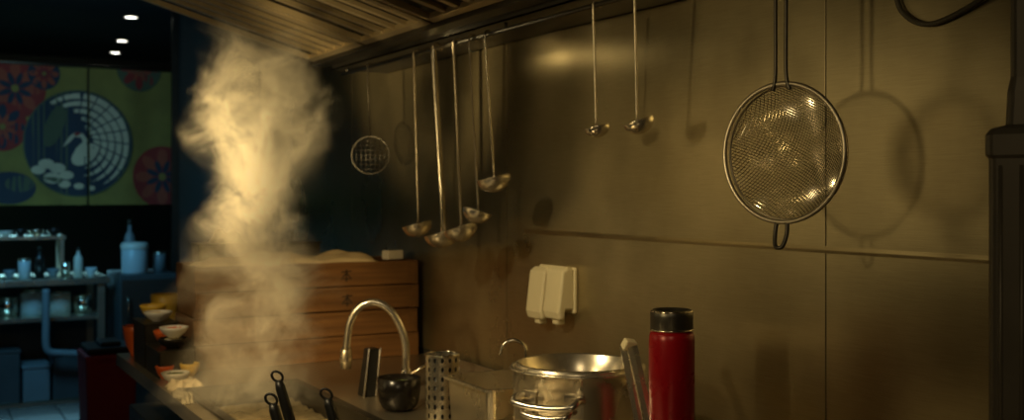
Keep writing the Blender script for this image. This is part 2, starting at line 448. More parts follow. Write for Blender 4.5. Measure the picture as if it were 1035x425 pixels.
# ------------------------------------------------------------------ stock pot
t = thing('stock_pot', (1.252, 1.961, WT), 'wide polished steel stock pot with loop handle', 'pot')
R = .138; H = .197
g = G().lathe([(.0005, 0), (R-.012, 0), (R-.003, .004), (R, .014), (R, H-.03), (R+.001, H-.028), (R+.001, H-.004), (R+.006, H-.002), (R+.0075, H+.001), (R+.006, H+.004), (R-.001, H+.004), (R-.004, H), (R-.004, .02), (R-.012, .008), (.0005, .008)], 72)
g.obj('body', M_POT, t, smooth=True)
g = G().lathe([(R-.005, H-.002), (R-.006, H+.010), (R-.011, H+.012), (R-.014, H+.009), (R-.016, H-.004), (R-.022, H-.012), (R-.024, H-.06)], 72)
g.obj('inner_rim', M_POT, t, smooth=True)
g = G().disc(R-.0045, H-.055, 64); g.obj('broth', M_BROTH, t)
def pot_handle(ang):
    ca, sa = math.cos(ang), math.sin(ang)
    def W(r, s, z): return (ca*r-sa*s, sa*r+ca*s, H+z)
    for s in (-.050, .050):
        g = G(); v = []; f = []
        for i in range(7):
            ss = s-.019+.038*i/6
            th = ss/R
            for rr, zz in ((R-.0005, H-.082), (R-.0005, H-.034), (R+.005, H-.034), (R+.005, H-.082)):
                v.append((rr*math.cos(ang+th), rr*math.sin(ang+th), zz))
        for i in range(6):
            for k in range(4): f.append((i*4+k, i*4+(k+1) % 4, (i+1)*4+(k+1) % 4, (i+1)*4+k))
        f += [(0, 1, 2, 3), (24, 25, 26, 27)]
        g.add(v, f); g.obj('handle_bracket', M_POT, t)
    for (so, zo, ro) in ((.068, 0, 0), (.050, -.022, -.006)):
        pts = [W(R-.010, -so, -.046+zo), W(R+.012, -so, -.042+zo), W(R+.026+ro, -so*1.0, -.046+zo), W(R+.034+ro, -so*.88, -.052+zo), W(R+.038+ro, -so*.45, -.056+zo), W(R+.039+ro, 0, -.057+zo)]
        pts += [W(R+.038+ro, so*.45, -.056+zo), W(R+.034+ro, so*.88, -.052+zo), W(R+.026+ro, so*1.0, -.046+zo), W(R+.012, so, -.042+zo), W(R-.010, so, -.046+zo)]
        g = G().tube(smoothpts(pts, 6), .0075, 12)
        g.obj('handle', M_LADLE, t, smooth=True)
a0 = math.atan2(-1.961, -1.25)
pot_handle(a0-math.radians(24)); pot_handle(a0-math.radians(24)+math.pi)

# ------------------------------------------------------------------ thermos
t = thing('vacuum_flask', (1.302, 1.700, WT), 'tall glossy red vacuum flask with steel cap', 'flask')
r = .0445
g = G().lathe([(.0005, 0), (r-.003, 0), (r, .004), (r, .284), (r-.001, .294), (r-.005, .302), (.0005, .302)], 48); g.obj('body', M_RED, t, smooth=True)
g = G().lathe([(r-.0055, .300), (r-.003, .303), (r-.0030, .330), (r-.0025, .336), (r-.005, .341), (r-.009, .343), (r-.011, .339)], 48)
g.obj('cap', M_CAB, t, smooth=True)
g = G().tube(ring((0, 0, .3395), r-.005), .0024, 8, closed=True); g.obj('cap_rim', M_STEEL, t, smooth=True)
g = G().tube(ring((0, 0, .304), r-.0030), .0022, 8, closed=True); g.obj('neck_ring', M_STEEL, t, smooth=True)
g = G().lathe([(r-.010, .339), (r-.012, .337), (.0005, .337)], 48); g.obj('cap_top', M_CAB, t, smooth=True)
g = G().lathe([(r+.0004, .0), (r+.0012, .002), (r+.0012, .02), (r+.0004, .022)], 48); g.obj('base_ring', M_DSTEEL, t, smooth=True)

# ------------------------------------------------------------------ tongs leaning on pot
t = thing('tongs', (1.222, 1.640, WT), 'steel tongs leaning against the pot rim', 'tongs')
def bar(p0, p1, w, th):
    p0 = Vector(p0); p1 = Vector(p1); d = (p1-p0).normalized(); s = Vector((.87, -.49, 0)); s = (s-d*s.dot(d)).normalized(); nn = d.cross(s)
    v = []; f = []
    K = 10
    for i in range(K+1):
        p = p0.lerp(p1, i/K); ww = w*(.75+.35*i/K)
        for a, b in ((-1, -1), (0, -1.6), (1, -1), (1, 1), (0, .4), (-1, 1)): v.append(p+s*ww*a/2+nn*th*b/2)
    for i in range(K):
        for k in range(6): f.append((i*6+k, i*6+(k+1) % 6, (i+1)*6+(k+1) % 6, (i+1)*6+k))
    f += [tuple(range(6)), tuple(K*6+k for k in range(6))]
    return v, f
top = Vector((.070, .195, .256))
g = G(); v, f = bar((-.010, 0, .002), top+Vector((-.006, 0, 0)), .019, .003); g.add(v, f); g.obj('arm', M_POT, t)
g = G(); v, f = bar((.008, -.022, .002), top+Vector((.004, -.012, 0)), .019, .003); g.add(v, f); g.obj('arm', M_POT, t)
g = G().box(-.014, .014, -.012, .006, -.006, .016); g.obj('hinge', M_CREAM, t, loc=top, rot=(.5, .2, 0), bevel=.004)

# ------------------------------------------------------------------ rectangular pan
t = thing('steel_food_pan', (1.13, 2.135, WT), 'deep rectangular stainless steel food pan', 'food pan')
def panmesh(wx, wy, h, lip):
    g = G()
    def rr(x0, x1, y0, y1, r, z):
        out = []
        for cx, cy, a0 in ((x1-r, y1-r, 0), (x0+r, y1-r, 90), (x0+r, y0+r, 180), (x1-r, y0+r, 270)):
            for k in range(5):
                a = math.radians(a0+90*k/4); out.append((cx+r*math.cos(a), cy+r*math.sin(a), z))
        return out
    L_ = [rr(-lip, wx+lip, -lip, wy+lip, .02, h-.006), rr(-lip, wx+lip, -lip, wy+lip, .02, h), rr(0, wx, 0, wy, .016, h), rr(.006, wx-.006, .006, wy-.006, .016, .012), rr(.012, wx-.012, .012, wy-.012, .016, .0)]
    n = 20; v = sum(L_, []); f = []
    for i in range(len(L_)-1):
        for k in range(n): f.append((i*n+k, i*n+(k+1) % n, (i+1)*n+(k+1) % n, (i+1)*n+k))
    f.append(tuple((len(L_)-1)*n+k for k in range(n)))
    return g.add(v, f)
panmesh(.26, .22, .132, .010).obj('body', M_POT, t, smooth=False)
t = thing('skimmer', (1.30, 2.27, WT+.03), 'steel skimmer with hooked handle standing in pan', 'skimmer')
g = G().lathe([(.0005, 0), (.03, .002), (.045, .010), (.048, .014), (.045, .012), (.03, .004), (.0005, .002)], 32); g.obj('bowl', M_STEEL, t, smooth=True)
g = G().tube(smoothpts([(-.03, .0, .008), (-.022, -.006, .06), (-.006, -.008, .12), (-.002, -.008, .160), (-.012, -.002, .180), (-.030, .008, .186), (-.048, .018, .176), (-.056, .022, .150)], 8), .0045, 10)
g.obj('handle', M_STEEL, t, smooth=True)

# ------------------------------------------------------------------ perforated basket
t = thing('utensil_holder', (1.184, 2.488, WT), 'perforated stainless steel cylindrical utensil holder', 'utensil holder')
R = .043; H = .162; nA = 14; nZ = 7; v = []; f = []
for i in range(nA):
    for j in range(nZ):
        o = len(v); a0_ = 2*math.pi*(i+.5)/nA; z0 = H*(j+.5)/nZ; ha = math.pi/nA; hz = H/nZ/2
        for k in range(8):
            an = k*math.pi/4; cx, cz = math.cos(an), math.sin(an); m = max(abs(cx), abs(cz))
            v.append((R*math.cos(a0_+ha*cx/m), R*math.sin(a0_+ha*cx/m), z0+hz*cz/m))
        for k in range(8):
            an = k*math.pi/4
            v.append((R*math.cos(a0_+.0040/R*math.cos(an)), R*math.sin(a0_+.0040/R*math.cos(an)), z0+.0066*math.sin(an)))
        for k in range(8): f.append((o+k, o+(k+1) % 8, o+8+(k+1) % 8, o+8+k))
o = mk('body', v, f, M_POT, t, merge=True, smooth=False)
md = o.modifiers.new('sol', 'SOLIDIFY'); md.thickness = .001
G().lathe([(R-.004, .004), (R-.004, H-.01), (R-.005, H-.01), (R-.005, .004)], 32).obj('liner', M_BLACK, t, smooth=True)
g = G().tube(ring((0, 0, H), R), .0022, 8, closed=True); g.obj('rim', M_STEEL, t, smooth=True)
g = G().lathe([(.0005, 0), (R, 0), (R, .004)], 32); g.obj('base', M_BRUSH, t)

# ------------------------------------------------------------------ faucet
t = thing('faucet', (1.275, 2.930, WT), 'chrome gooseneck faucet arching over the counter', 'faucet')
g = G().lathe([(.0005, 0), (.026, 0), (.026, .006), (.018, .012), (.016, .05), (.014, .056), (.0005, .056)], 32); g.obj('base', M_STEEL, t, smooth=True)
u = Vector((-.154, .086, 0)).normalized()
def fp(s, z): return u*s+Vector((0, 0, z))
pts = smoothpts([fp(0, .05), fp(.0, .12), fp(.012, .170), fp(.040, .220), fp(.075, .246), fp(.110, .247), fp(.142, .228), fp(.162, .190), fp(.170, .145), fp(.174, .10)], 8)
g = G().tube(pts, .0115, 14); g.obj('spout', M_LADLE, t, smooth=True)
g = G().tube([fp(.173, .118), fp(.174, .108), fp(.175, .085), fp(.175, .055)], [.013, .0165, .0185, .016], 14); g.obj('nozzle', M_POT, t, smooth=True)
g = G().tube([(0, 0, .035), (.028, -.02, .05), (.05, -.035, .07)], [.006, .005, .006], 10); g.obj('lever', M_STEEL, t, smooth=True)

def bowl(x, y, z, r, h, m, label, name='bowl', cat='bowl', content=None, group=None, deep=False):
    t = thing(name, (x, y, z), label, cat, group)
    pr = [(.0005, 0), (r*.42, 0), (r*.45, h*.1), (r*.75, h*.38), (r*.95, h*.8), (r, h), (r-.003, h+.001), (r*.93, h*.8), (r*.72, h*.42), (r*.4, h*.16), (.0005, h*.14)]
    if deep: pr = [(.0005, 0), (r*.55, 0), (r*.75, h*.08), (r*.90, h*.28), (r*.97, h*.6), (r, h), (r-.003, h+.001), (r*.93, h*.6), (r*.85, h*.32), (r*.6, h*.12), (.0005, h*.10)]
    g = G().lathe(pr, 40)
    g.obj('vessel', m, t, smooth=True)
    if content:
        g = G(); n = 22
        for k in range(n):
            a = random.uniform(0, 6.28); q = r*.6*math.sqrt(random.random()); rr_ = r*.16
            g.lathe([(.0005, -rr_*.7), (rr_, 0), (.0005, rr_*.7)], 7, c=(q*math.cos(a), q*math.sin(a), h*.80))
        g.lathe([(.0005, h*.84), (r*.6, h*.78), (r*.88, h*.72)], 24)
        o = g.obj('filling', content, t); o['kind'] = 'stuff'
    return t
bowl(1.13, 2.64, WT, .058, .085, M_BOWL, 'black glazed bowl of chopped herbs by the faucet', content=M_GREEN, deep=True)

t = thing('knife_block', (1.14, 2.86, WT), 'slim black slanted knife holder with steel edges', 'knife holder')
g = G(); v = [(-.030, -.02, 0), (.005, -.02, 0), (.005, .03, 0), (-.030, .03, 0), (-.006, .0, .130), (.026, .0, .130), (.026, .04, .130), (-.006, .04, .130)]
g.add(v, [(0,3,2,1),(4,5,6,7),(0,1,5,4),(1,2,6,5),(2,3,7,6),(3,0,4,7)]); g.obj('body', M_BLACK, t, bevel=.003)
g = G().tube([(-.031, -.022, .0), (-.007, -.002, .132), (.027, -.002, .132), (.006, -.022, 0)], .0028, 8); g.obj('edge_frame', M_STEEL, t)

# ------------------------------------------------------------------ stacked wooden boxes
BX0, BX1, BY0, BY1 = .80, 1.565, 3.5, 3.78
for k in range(4):
    jit = (.004, -.004, .005, 0)[k]
    bz = WT+.001+k*.084
    t = thing('wooden_noodle_box', (BX0+jit, BY0+jit, bz), 'shallow wooden noodle box stacked on the counter', 'wooden box', 'stacked wooden noodle boxes')
    W_ = BX1-BX0; D_ = BY1-BY0; Hh = .0835
    g = G(); th = .012
    g.box(0, W_, 0, th, 0, Hh-.003)
    g.box(0, W_, D_-th, D_, 0, Hh-.003); g.box(0, th, th, D_-th, 0, Hh-.003); g.box(W_-th, W_, th, D_-th, 0, Hh-.003)
    g.box(th, W_-th, th, D_-th, .004, .012)
    g.obj('body', M_WOOD, t, bevel=.0015)
    g = G().box(-.003, W_+.003, -.004, 0, Hh-.016, Hh-.003); g.box(-.003, .03, -.004, 0, 0, Hh-.016); g.box(W_-.03, W_+.003, -.004, 0, 0, Hh-.016)
    g.obj('edge_band', M_WOOD, t, bevel=.001)
    if k >= 2:
        cx = W_*.66; g = G()
        def stroke(x0, z0, x1, z1, w=.0045):
            d = Vector((x1-x0, 0, z1-z0)).normalized(); nn = Vector((-d.z, 0, d.x))*w/2
            P = [Vector((cx+x0, 0, .034+z0)), Vector((cx+x1, 0, .034+z1))]
            q = [P[0]-nn, P[1]-nn, P[1]+nn, P[0]+nn]
            v = [(p.x, -.0009, p.z) for p in q]+[(p.x, -.0001, p.z) for p in q]
            g.add(v, [(0,1,2,3),(7,6,5,4),(0,4,5,1),(1,5,6,2),(2,6,7,3),(3,7,4,0)])
        stroke(-.018, .014, .018, .016); stroke(0, .022, 0, -.020); stroke(-.002, .010, -.018, -.012); stroke(.002, .010, .018, -.012); stroke(-.010, -.010, .010, -.010)
        g.obj('burned_mark', M_BURN, t)
TOP = WT+4*.084
def lump(name, x0, x1, y0, y1, z, h, m, label, cat, seed=0, nx=30, ny=14):
    rnd = random.Random(seed); t_v = []; f = []
    ph = [rnd.uniform(0, 6) for _ in range(8)]
    cx, cy = (x0+x1)/2, (y0+y1)/2
    for j in range(ny+1):
        for i in range(nx+1):
            u_ = i/nx; w_ = j/ny
            e = min(1, 6*min(u_, 1-u_))**.5*min(1, 5*min(w_, 1-w_))**.5
            hh = h*e*(.7+.22*math.sin(u_*13+ph[0]+2*w_)+.15*math.sin(u_*29+ph[1]+w_*9)+.1*math.sin(w_*17+ph[2]))
            t_v.append((x0+(x1-x0)*u_-cx+.006*math.sin(w_*11+ph[3]), y0+(y1-y0)*w_-cy+.006*math.sin(u_*21+ph[4]), hh))
    for j in range(ny):
        for i in range(nx): a = j*(nx+1)+i; f.append((a, a+1, a+nx+2, a+nx+1))
    o = mk(name, t_v, f, m, loc=(cx, cy, z), smooth=True)
    md = o.modifiers.new('s', 'SOLIDIFY'); md.thickness = .003; md.offset = 1
    return tag(o, label, cat)
lump('cloth', BX0+.01, BX1-.14, BY0+.0, BY0+.15, TOP-.001, .034, M_CLOTH, 'cream cloth spread over the top wooden box', 'cloth', 3)
g = G().box(-.033, .033, -.02, .02, 0, .032); o = g.obj('small_container', M_WHITE, loc=(BX1-.07, BY0+.05, TOP), rot=(0, 0, .2), bevel=.004)
tag(o, 'small white block on the wooden box', 'container')
t = thing('serving_tray', (1.05, 3.718, TOP), 'dark low tray standing on the wooden boxes', 'tray')
g = G().box(-.2, .22, -.05, .05, 0, .055); g.box(-.205, .225, -.055, .055, .055, .063); g.obj('body', M_DSTEEL, t, bevel=.003)
lump('napkin', .90, 1.0, 3.67, 3.76, TOP+.064, .045, M_WHITE, 'crumpled white paper napkin on the dark tray', 'napkin', 9, 12, 8)

def rackbox(x, y, z, sx, sy, sz, m, name, label, cat):
    g = G(); w = .004
    g.box(-sx, sx, -sy, sy, 0, w); g.box(-sx, -sx+w, -sy, sy, w, sz); g.box(sx-w, sx, -sy, sy, w, sz); g.box(-sx, sx, -sy, -sy+w, w, sz); g.box(-sx, sx, sy-w, sy, w, sz)
    g.box(-sx-.004, sx+.004, -sy-.004, sy+.004, sz, sz+.004)
    o = g.obj(name, m, loc=(x, y, z), bevel=.001); return tag(o, label, cat)
SB = 'small condiment dishes beside the wooden boxes'
rackbox(.725, 3.52, WT+.001, .052, .10, .08, M_DSTEEL, 'condiment_box', 'dark steel condiment box beside wooden boxes', 'box')
bowl(.725, 3.47, WT+.086, .046, .032, M_BOWL, 'black shallow bowl on the condiment box', group=SB, content=M_CREAM)
bowl(.728, 3.47, WT+.120, .044, .032, M_WHITE, 'white shallow dish stacked on black bowl', content=M_ORANGE, group=SB)
bowl(.728, 3.565, WT+.086, .044, .045, M_ORANGE, 'orange dish on the condiment box', group=SB, content=M_CLOTH)
rackbox(.725, 3.75, WT+.001, .052, .10, .14, M_DSTEEL, 'condiment_box', 'tall dark steel condiment box beside wooden boxes', 'box')
bowl(.725, 3.70, WT+.146, .046, .032, M_WHITE, 'white dish on the tall condiment box', content=M_YEL, group=SB)
bowl(.728, 3.80, WT+.146, .044, .045, M_YEL, 'yellow glazed dish on the tall condiment box', group=SB, content=M_CREAM)
bowl(.70, 3.95, WT+.001, .045, .105, M_ORANGE, 'deep orange red bowl at the counter end', group=SB)
bowl(.80, 3.96, WT+.001, .05, .21, M_YEL, 'tall yellow jar beside wooden boxes', name='jar', cat='jar')
bowl(.705, 3.34, WT+.001, .042, .03, M_WHITE, 'small white saucer on the counter edge', group=SB, content=M_GREEN)
bowl(.76, 3.40, WT+.001, .030, .045, M_YEL, 'small yellow cup beside the condiment box', group=SB)
bowl(.69, 3.42, WT+.001, .028, .04, M_ORANGE, 'small orange cup beside the condiment box', group=SB)
lump('towel', .665, .755, 3.20, 3.29, WT+.001, .026, M_CLOTH, 'crumpled cream kitchen towel on the counter', 'towel', 5, 14, 16)
lump('towel', .655, .685, 2.98, 3.17, WT+.001, .018, M_GREYCL, 'folded grey towel beside the boiler', 'towel', 8, 14, 12)

# ------------------------------------------------------------------ dim hanging wire skimmer
t = thing('wire_skimmer', (1.40, 3.52, RZ), 'dim round wire skimmer hanging from the rail', 'skimmer')
H = RZ-1.60; r = .065
u = Vector((.87, -.49, 0)); w = Vector((0, 0, 1)); c = Vector((0, 0, -H))
g = G().tube([c+u*r*math.cos(k*math.pi/16)+w*r*math.sin(k*math.pi/16) for k in range(32)], .0025, 8, closed=True)
for k in range(-3, 4):
    q = k*r/4; l_ = math.sqrt(r*r-q*q)
    g.tube([c+u*q+w*(-l_), c+u*q+w*l_], .0012, 5); g.tube([c+w*q+u*(-l_), c+w*q+u*l_], .0012, 5)
g.obj('wire_head', M_CAB, t, smooth=True)
g = G().tube([c+w*r, (-.0105, 0, -.06), (-.0105, 0, 0), (-.007, 0, .008), (0, 0, .0105), (.008, 0, .006)], .003, 8); g.obj('handle', M_DSTEEL, t, smooth=True)

# ------------------------------------------------------------------ steel column and hose
t = thing('water_filter', (1.445, 1.035, WT), 'tall dim grey steel water filter housing', 'water filter')
g = G(); v = []; f = []
def rrect(s, r, z, n=5):
    out = []
    for cx, cy, a0 in ((s-r, s-r, 0), (-s+r, s-r, 90), (-s+r, -s+r, 180), (s-r, -s+r, 270)):
        for k in range(n):
            a = math.radians(a0+90*k/(n-1)); out.append((cx+r*math.cos(a), cy+r*math.sin(a), z))
    return out
rows = [(.046, 0), (.046, .62), (.050, .625), (.050, .655), (.044, .664), (.026, .670), (.024, .72), (.020, .74), (.020, .88)]
for s_, z in rows: v += rrect(s_, min(.012, s_*.5), z)
n = 20
for i in range(len(rows)-1):
    for k in range(n): f.append((i*n+k, i*n+(k+1) % n, (i+1)*n+(k+1) % n, (i+1)*n+k))
f += [tuple(range(n)), tuple((len(rows)-1)*n+k for k in range(n))]
g.add(v, f); g.obj('canister', M_DARKPIPE, t, rot=(0, 0, .5), bevel=.001)
for k in range(3):
    yy = -.028+.028*k; ca_, sa_ = math.cos(.5), math.sin(.5); x_ = -.048
    g = G().tube([(x_*ca_-yy*sa_, x_*sa_+yy*ca_, .02), (x_*ca_-yy*sa_, x_*sa_+yy*ca_, .61)], .003, 8); g.obj('rib', M_DARKPIPE, t, smooth=True)
g = G().tube(smoothpts([(1.47, 1.06, 1.79), (1.53, 1.10, 1.83), (1.575, 1.17, 1.82), (1.588, 1.24, 1.79), (1.59, 1.33, 1.77), (1.59, 1.39, 1.80), (1.59, 1.41, 1.86), (1.585, 1.41, 1.92)], 8), .005, 10)
o = g.obj('hose', M_HOSE, smooth=True); tag(o, 'dull brown rubber hose looping along the wall', 'hose')

# ------------------------------------------------------------------ banners
M_B = [mat('banner_olive', (.14, .13, .028), .9, 0, .4, 6), mat('banner_navy', (.010, .022, .036), .9, 0, .2, 8), mat('banner_white', (.32, .32, .22), .9, 0, .2, 8),
       mat('banner_red', (.15, .018, .014), .9, 0, .3, 8), mat('banner_orange', (.19, .045, .022), .9, 0, .3, 8), mat('banner_green', (.045, .065, .036), .9, 0, .2, 8)]
def BXp(px): return .52+.00612*px
def BZp(py): return 1.39+(207-py)*.00648
def clip(poly, x0, x1, z0, z1):
    for ax, lim, sg in ((0, x0, 1), (0, x1, -1), (1, z0, 1), (1, z1, -1)):
        out = []
        for i in range(len(poly)):
            a = poly[i-1]; b = poly[i]; ia = (a[ax]-lim)*sg >= 0; ib = (b[ax]-lim)*sg >= 0
            if ia != ib:
                tt = (lim-a[ax])/(b[ax]-a[ax]); out.append((a[0]+(b[0]-a[0])*tt, a[1]+(b[1]-a[1])*tt))
            if ib: out.append(b)
        poly = out
        if len(poly) < 3: return []
    return poly
shapes = []
def ell(cx, cy, rx, ry, ang, m, n=24):
    a = math.radians(ang); P = []
    for k in range(n):
        q = 2*math.pi*k/n; x = rx*math.cos(q); y = ry*math.sin(q)
        P.append((cx+x*math.cos(a)-y*math.sin(a), cy+x*math.sin(a)+y*math.cos(a)))
    shapes.append((P, m))
def poly(P, m): shapes.append((P, m))
def flower(cx, cy, r, bg, m1, m2, n=8):
    ell(cx, cy, r, r, 0, bg, 36)
    for k in range(n):
        a = 360*k/n; ell(cx+r*.62*math.cos(math.radians(a)), cy+r*.62*math.sin(math.radians(a)), r*.30, r*.17, a, m1)
    for k in range(n):
        a = 360*(k+.5)/n; ell(cx+r*.34*math.cos(math.radians(a)), cy+r*.34*math.sin(math.radians(a)), r*.22, r*.09, a, m2)
    ell(cx, cy, r*.12, r*.12, 0, 0)
flower(14, 92, 30, 3, 4, 1); flower(42, 76, 16, 1, 4, 3); flower(2, 130, 24, 3, 1, 4); flower(163, 178, 32, 3, 4, 1); flower(138, 66, 24, 5, 3, 4); flower(196, 112, 22, 1, 5, 2)
flower(-60, 150, 50, 3, 4, 1); flower(-120, 90, 40, 5, 1, 3)
ell(8, 190, 26, 16, 0, 1); ell(18, 186, 14, 8, 0, 5)
ell(76, 145, 55, 54, 0, 5, 48); ell(76, 145, 53.5, 52.5, 0, 1, 48)
def feather(rm, a0, a1, w, m, cx=76, cy=145, n=22):
    for k in range(n):
        def pt(t, s):
            a = math.radians(a0+(a1-a0)*t); wd = w*math.sin(math.pi*min(1, .12+t*.88))**.6 if t < 1 else 0
            r = rm+s*wd
            return (cx+r*math.cos(a), cy+r*math.sin(a))
        t0, t1 = k/n, (k+1)/n
        shapes.append(([pt(t0, -1), pt(t1, -1), pt(t1, 1), pt(t0, 1)], m))
feather(48, -125, 60, 3.2, 2); feather(40.5, -112, 72, 3.2, 2); feather(33, -98, 84, 3.2, 2); feather(25.5, -84, 78, 3.1, 2); feather(18, -70, 70, 3.2, 2)
for k in range(11):
    a = math.radians(-105+k*17)
    p0 = (76+14*math.cos(a), 145+14*math.sin(a)); p1 = (76+52*math.cos(a+.35), 145+52*math.sin(a+.35))
    dx_, dy_ = p1[0]-p0[0], p1[1]-p0[1]; l_ = math.hypot(dx_, dy_); nx_, ny_ = -dy_/l_*.6, dx_/l_*.6
    poly([(p0[0]-nx_, p0[1]-ny_), (p1[0]-nx_, p1[1]-ny_), (p1[0]+nx_, p1[1]+ny_), (p0[0]+nx_, p0[1]+ny_)], 1)
ell(82, 156, 15, 9, -35, 2)
poly([(76, 166), (70, 160), (73, 150), (80, 143), (78, 139), (72, 138), (68, 143), (60, 149), (66, 139), (72, 134), (80, 135), (85, 142), (80, 150), (78, 158), (82, 163)], 2)
ell(74, 135.5, 3.5, 1.8, -10, 3)
ell(52, 128, 9, 22, 20, 5)
for cx, cy, r in ((36, 172, 7), (44, 166, 8), (55, 170, 8), (64, 177, 7), (50, 180, 9), (62, 186, 6), (76, 188, 5), (88, 190, 4)):
    ell(cx, cy, r, r*.62, 0, 2)
for k in range(4): ell(48+k*3, 180+k*1.5, 12-k*3, .8, 0, 5)
Z0, Z1 = 1.39, 2.29
for (x0, x1, lab) in ((-.15, 1.036, 'olive fabric banner with crane roundel and red flowers'), (1.05, 1.575, 'olive fabric banner with red flower roundels')):
    v = []; f = []; fm = []
    nx = 60; nz = 12
    cx = (x0+x1)/2
    def wav(x): return .012*math.sin(x*9)+.006*math.sin(x*23)
    for j in range(nz+1):
        for i in range(nx+1):
            x = x0+(x1-x0)*i/nx; v.append((x-cx, wav(x), Z0+(Z1-Z0)*j/nz-Z1))
    for j in range(nz):
        for i in range(nx): a = j*(nx+1)+i; f.append((a, a+1, a+nx+2, a+nx+1)); fm.append(0)
    for si, (P, m) in enumerate(shapes):
        Q = clip([(BXp(a), BZp(b)) for a, b in P], x0+.001, x1-.001, Z0+.001, Z1-.001)
        if len(Q) < 3: continue
        xs0 = min(q[0] for q in Q); xs1 = max(q[0] for q in Q); ns = max(1, int((xs1-xs0)/.03))
        for c in range(ns):
            Q2 = clip(Q, xs0+(xs1-xs0)*c/ns, xs0+(xs1-xs0)*(c+1)/ns, Z0, Z1)
            if len(Q2) < 3: continue
            o = len(v); v += [(x-cx, wav(x)-.0012-.00006*si, z-Z1) for x, z in Q2]; f.append(tuple(range(o, o+len(Q2)))); fm.append(m)
    t = thing('fabric_banner', (cx, 7.6, Z1), lab, 'banner', 'fabric banners hanging above the far counter')
    mk('cloth', v, f, M_B, t, fm=fm)
g = G().tube([(-.3, 7.6, 2.302), (1.585, 7.6, 2.302)], .012, 10); o = g.obj('curtain_rod', M_DSTEEL, smooth=True); tag(o, 'dark rod holding the fabric banners', 'curtain rod')

# ------------------------------------------------------------------ far blue kitchen
t = thing('steel_table', (.45, 7.3, 0), 'stainless steel prep table in blue light', 'table')
g = G().box(-.75, .64, -.3, .25, .915, .955); g.obj('top', M_POT, t, bevel=.004)
g = G().box(-.72, .61, -.27, .22, .70, .725); g.obj('middle_shelf', M_POT, t)
g = G().box(-.72, .61, -.27, .22, .2, .22); g.obj('lower_shelf', M_BRUSH, t)
g = G().box(-.70, .60, .20, .21, .22, .915); g.obj('back_panel', M_FCAB, t)
for x in (-.7, .59):
    for y in (-.26, .21):
        g = G().box(x-.02, x+.02, y-.02, y+.02, 0, .915); g.obj('leg', M_BRUSH, t)
t = thing('tabletop_rack', (.45, 7.4, .956), 'steel rack standing on the prep table', 'rack')
g = G().box(-.55, .42, -.12, .12, .225, .245); g.obj('shelf_board', M_POT, t)
for x in (-.53, .4):
    g = G().box(x-.01, x+.01, -.11, .11, 0, .225); g.obj('leg', M_BRUSH, t)
def bottle(x, y, z, r, h, m, label, name='bottle', cat='bottle', grp=None):
    t = thing(name, (x, y, z), label, cat, grp)
    G().lathe([(.0005, 0), (r, 0), (r, h*.6), (r*.8, h*.7), (r*.35, h*.78), (r*.3, h*.9), (.0005, h*.9)], 24).obj('body', m, t, smooth=True)
    G().lathe([(.0005, h*.9), (r*.4, h*.9), (r*.4, h), (.0005, h)], 16).obj('cap', M_DSTEEL, t, smooth=True)
def jar(x, y, z, r, h, m, label, name='jar', cat='jar', grp=None):
    t = thing(name, (x, y, z), label, cat, grp)
    G().lathe([(.0005, 0), (r, 0), (r, h*.85), (r*.9, h*.88), (.0005, h*.88)], 24).obj('body', m, t, smooth=True)
    G().lathe([(r*.96, h*.86), (r*1.02, h*.88), (r*1.0, h*.97), (.0005, h)], 24).obj('lid', M_STEEL, t, smooth=True)
GP = 'clutter of bowls and jars on the far prep table'
mm = [M_WHITE, M_BOWL, M_STEEL, M_PALE, M_DIM]; nm = ['white', 'black', 'steel', 'pale', 'grey']
rnd = random.Random(11)
x = .50
for k in range(9):
    r = rnd.uniform(.028, .045); x += r+.004
    i = rnd.randrange(5)
    if x+r > 1.05: break
    if k % 3 == 0: bowl(x, 7.12+rnd.uniform(0, .04), .956, r, .05, mm[i], nm[i]+' bowl on the far prep table', group=GP)
    elif k % 3 == 1: jar(x, 7.14, .956, r*.85, rnd.uniform(.08, .16), mm[i], nm[i]+' lidded jar on the far prep table', grp=GP)
    else: bottle(x, 7.13, .956, r*.7, rnd.uniform(.14, .20), mm[i], nm[i]+' bottle on the far prep table', grp=GP)
    x += r
x = .48
for k in range(6):
    r = rnd.uniform(.035, .05); x += r+.006; i = rnd.randrange(4)
    if x+r > .87: break
    bowl(x, 7.36, 1.202, r, rnd.uniform(.03, .05), mm[i], nm[i]+' bowl on the tabletop rack', group='bowls on the tabletop rack'); x += r
x = .46
for k in range(5):
    r = rnd.uniform(.05, .07); x += r+.012; i = (2, 3, 0, 2, 3)[k]
    if x+r > 1.03: break
    jar(x, 7.2, .726, r, rnd.uniform(.10, .16), mm[i], nm[i]+' lidded container on the table shelf', name='container', cat='container', grp='containers on the table shelf'); x += r
for (x, w_, h_, m, lab) in ((.50, .09, .30, M_FCAB, 'dark plastic crate under the prep table'), (.68, .075, .20, M_DIM, 'grey plastic crate under the prep table'), (.86, .09, .26, M_FCAB, 'dark plastic crate under the prep table')):
    t = thing('storage_crate', (x, 7.2, .221), lab, 'crate', 'crates under the prep table')
    G().box(-w_, w_, -.15, .12, 0, h_).obj('body', m, t, bevel=.01)
    G().box(-w_-.006, w_+.006, -.156, .126, h_, h_+.015).obj('lid', m, t, bevel=.004)
t = thing('undercounter_fridge', (1.30, 7.15, 0), 'dark steel undercounter fridge', 'fridge')
G().box(-.17, .17, -.25, .25, .0, .97).obj('body', M_FCAB, t, bevel=.006)
G().box(-.165, .165, -.262, -.251, .08, .94).obj('door', M_CAB, t, bevel=.003)
G().tube([(-.13, -.275, .6), (-.13, -.29, .62), (-.13, -.29, .82), (-.13, -.275, .84)], .006, 8).obj('handle', M_STEEL, t, smooth=True)
t = thing('canister', (1.24, 7.05, .97), 'pale plastic canister on the fridge', 'canister')
G().lathe([(.0005, 0), (.075, 0), (.078, .01), (.078, .15), (.07, .16), (.0005, .16)], 32).obj('body', M_PALE, t, smooth=True)
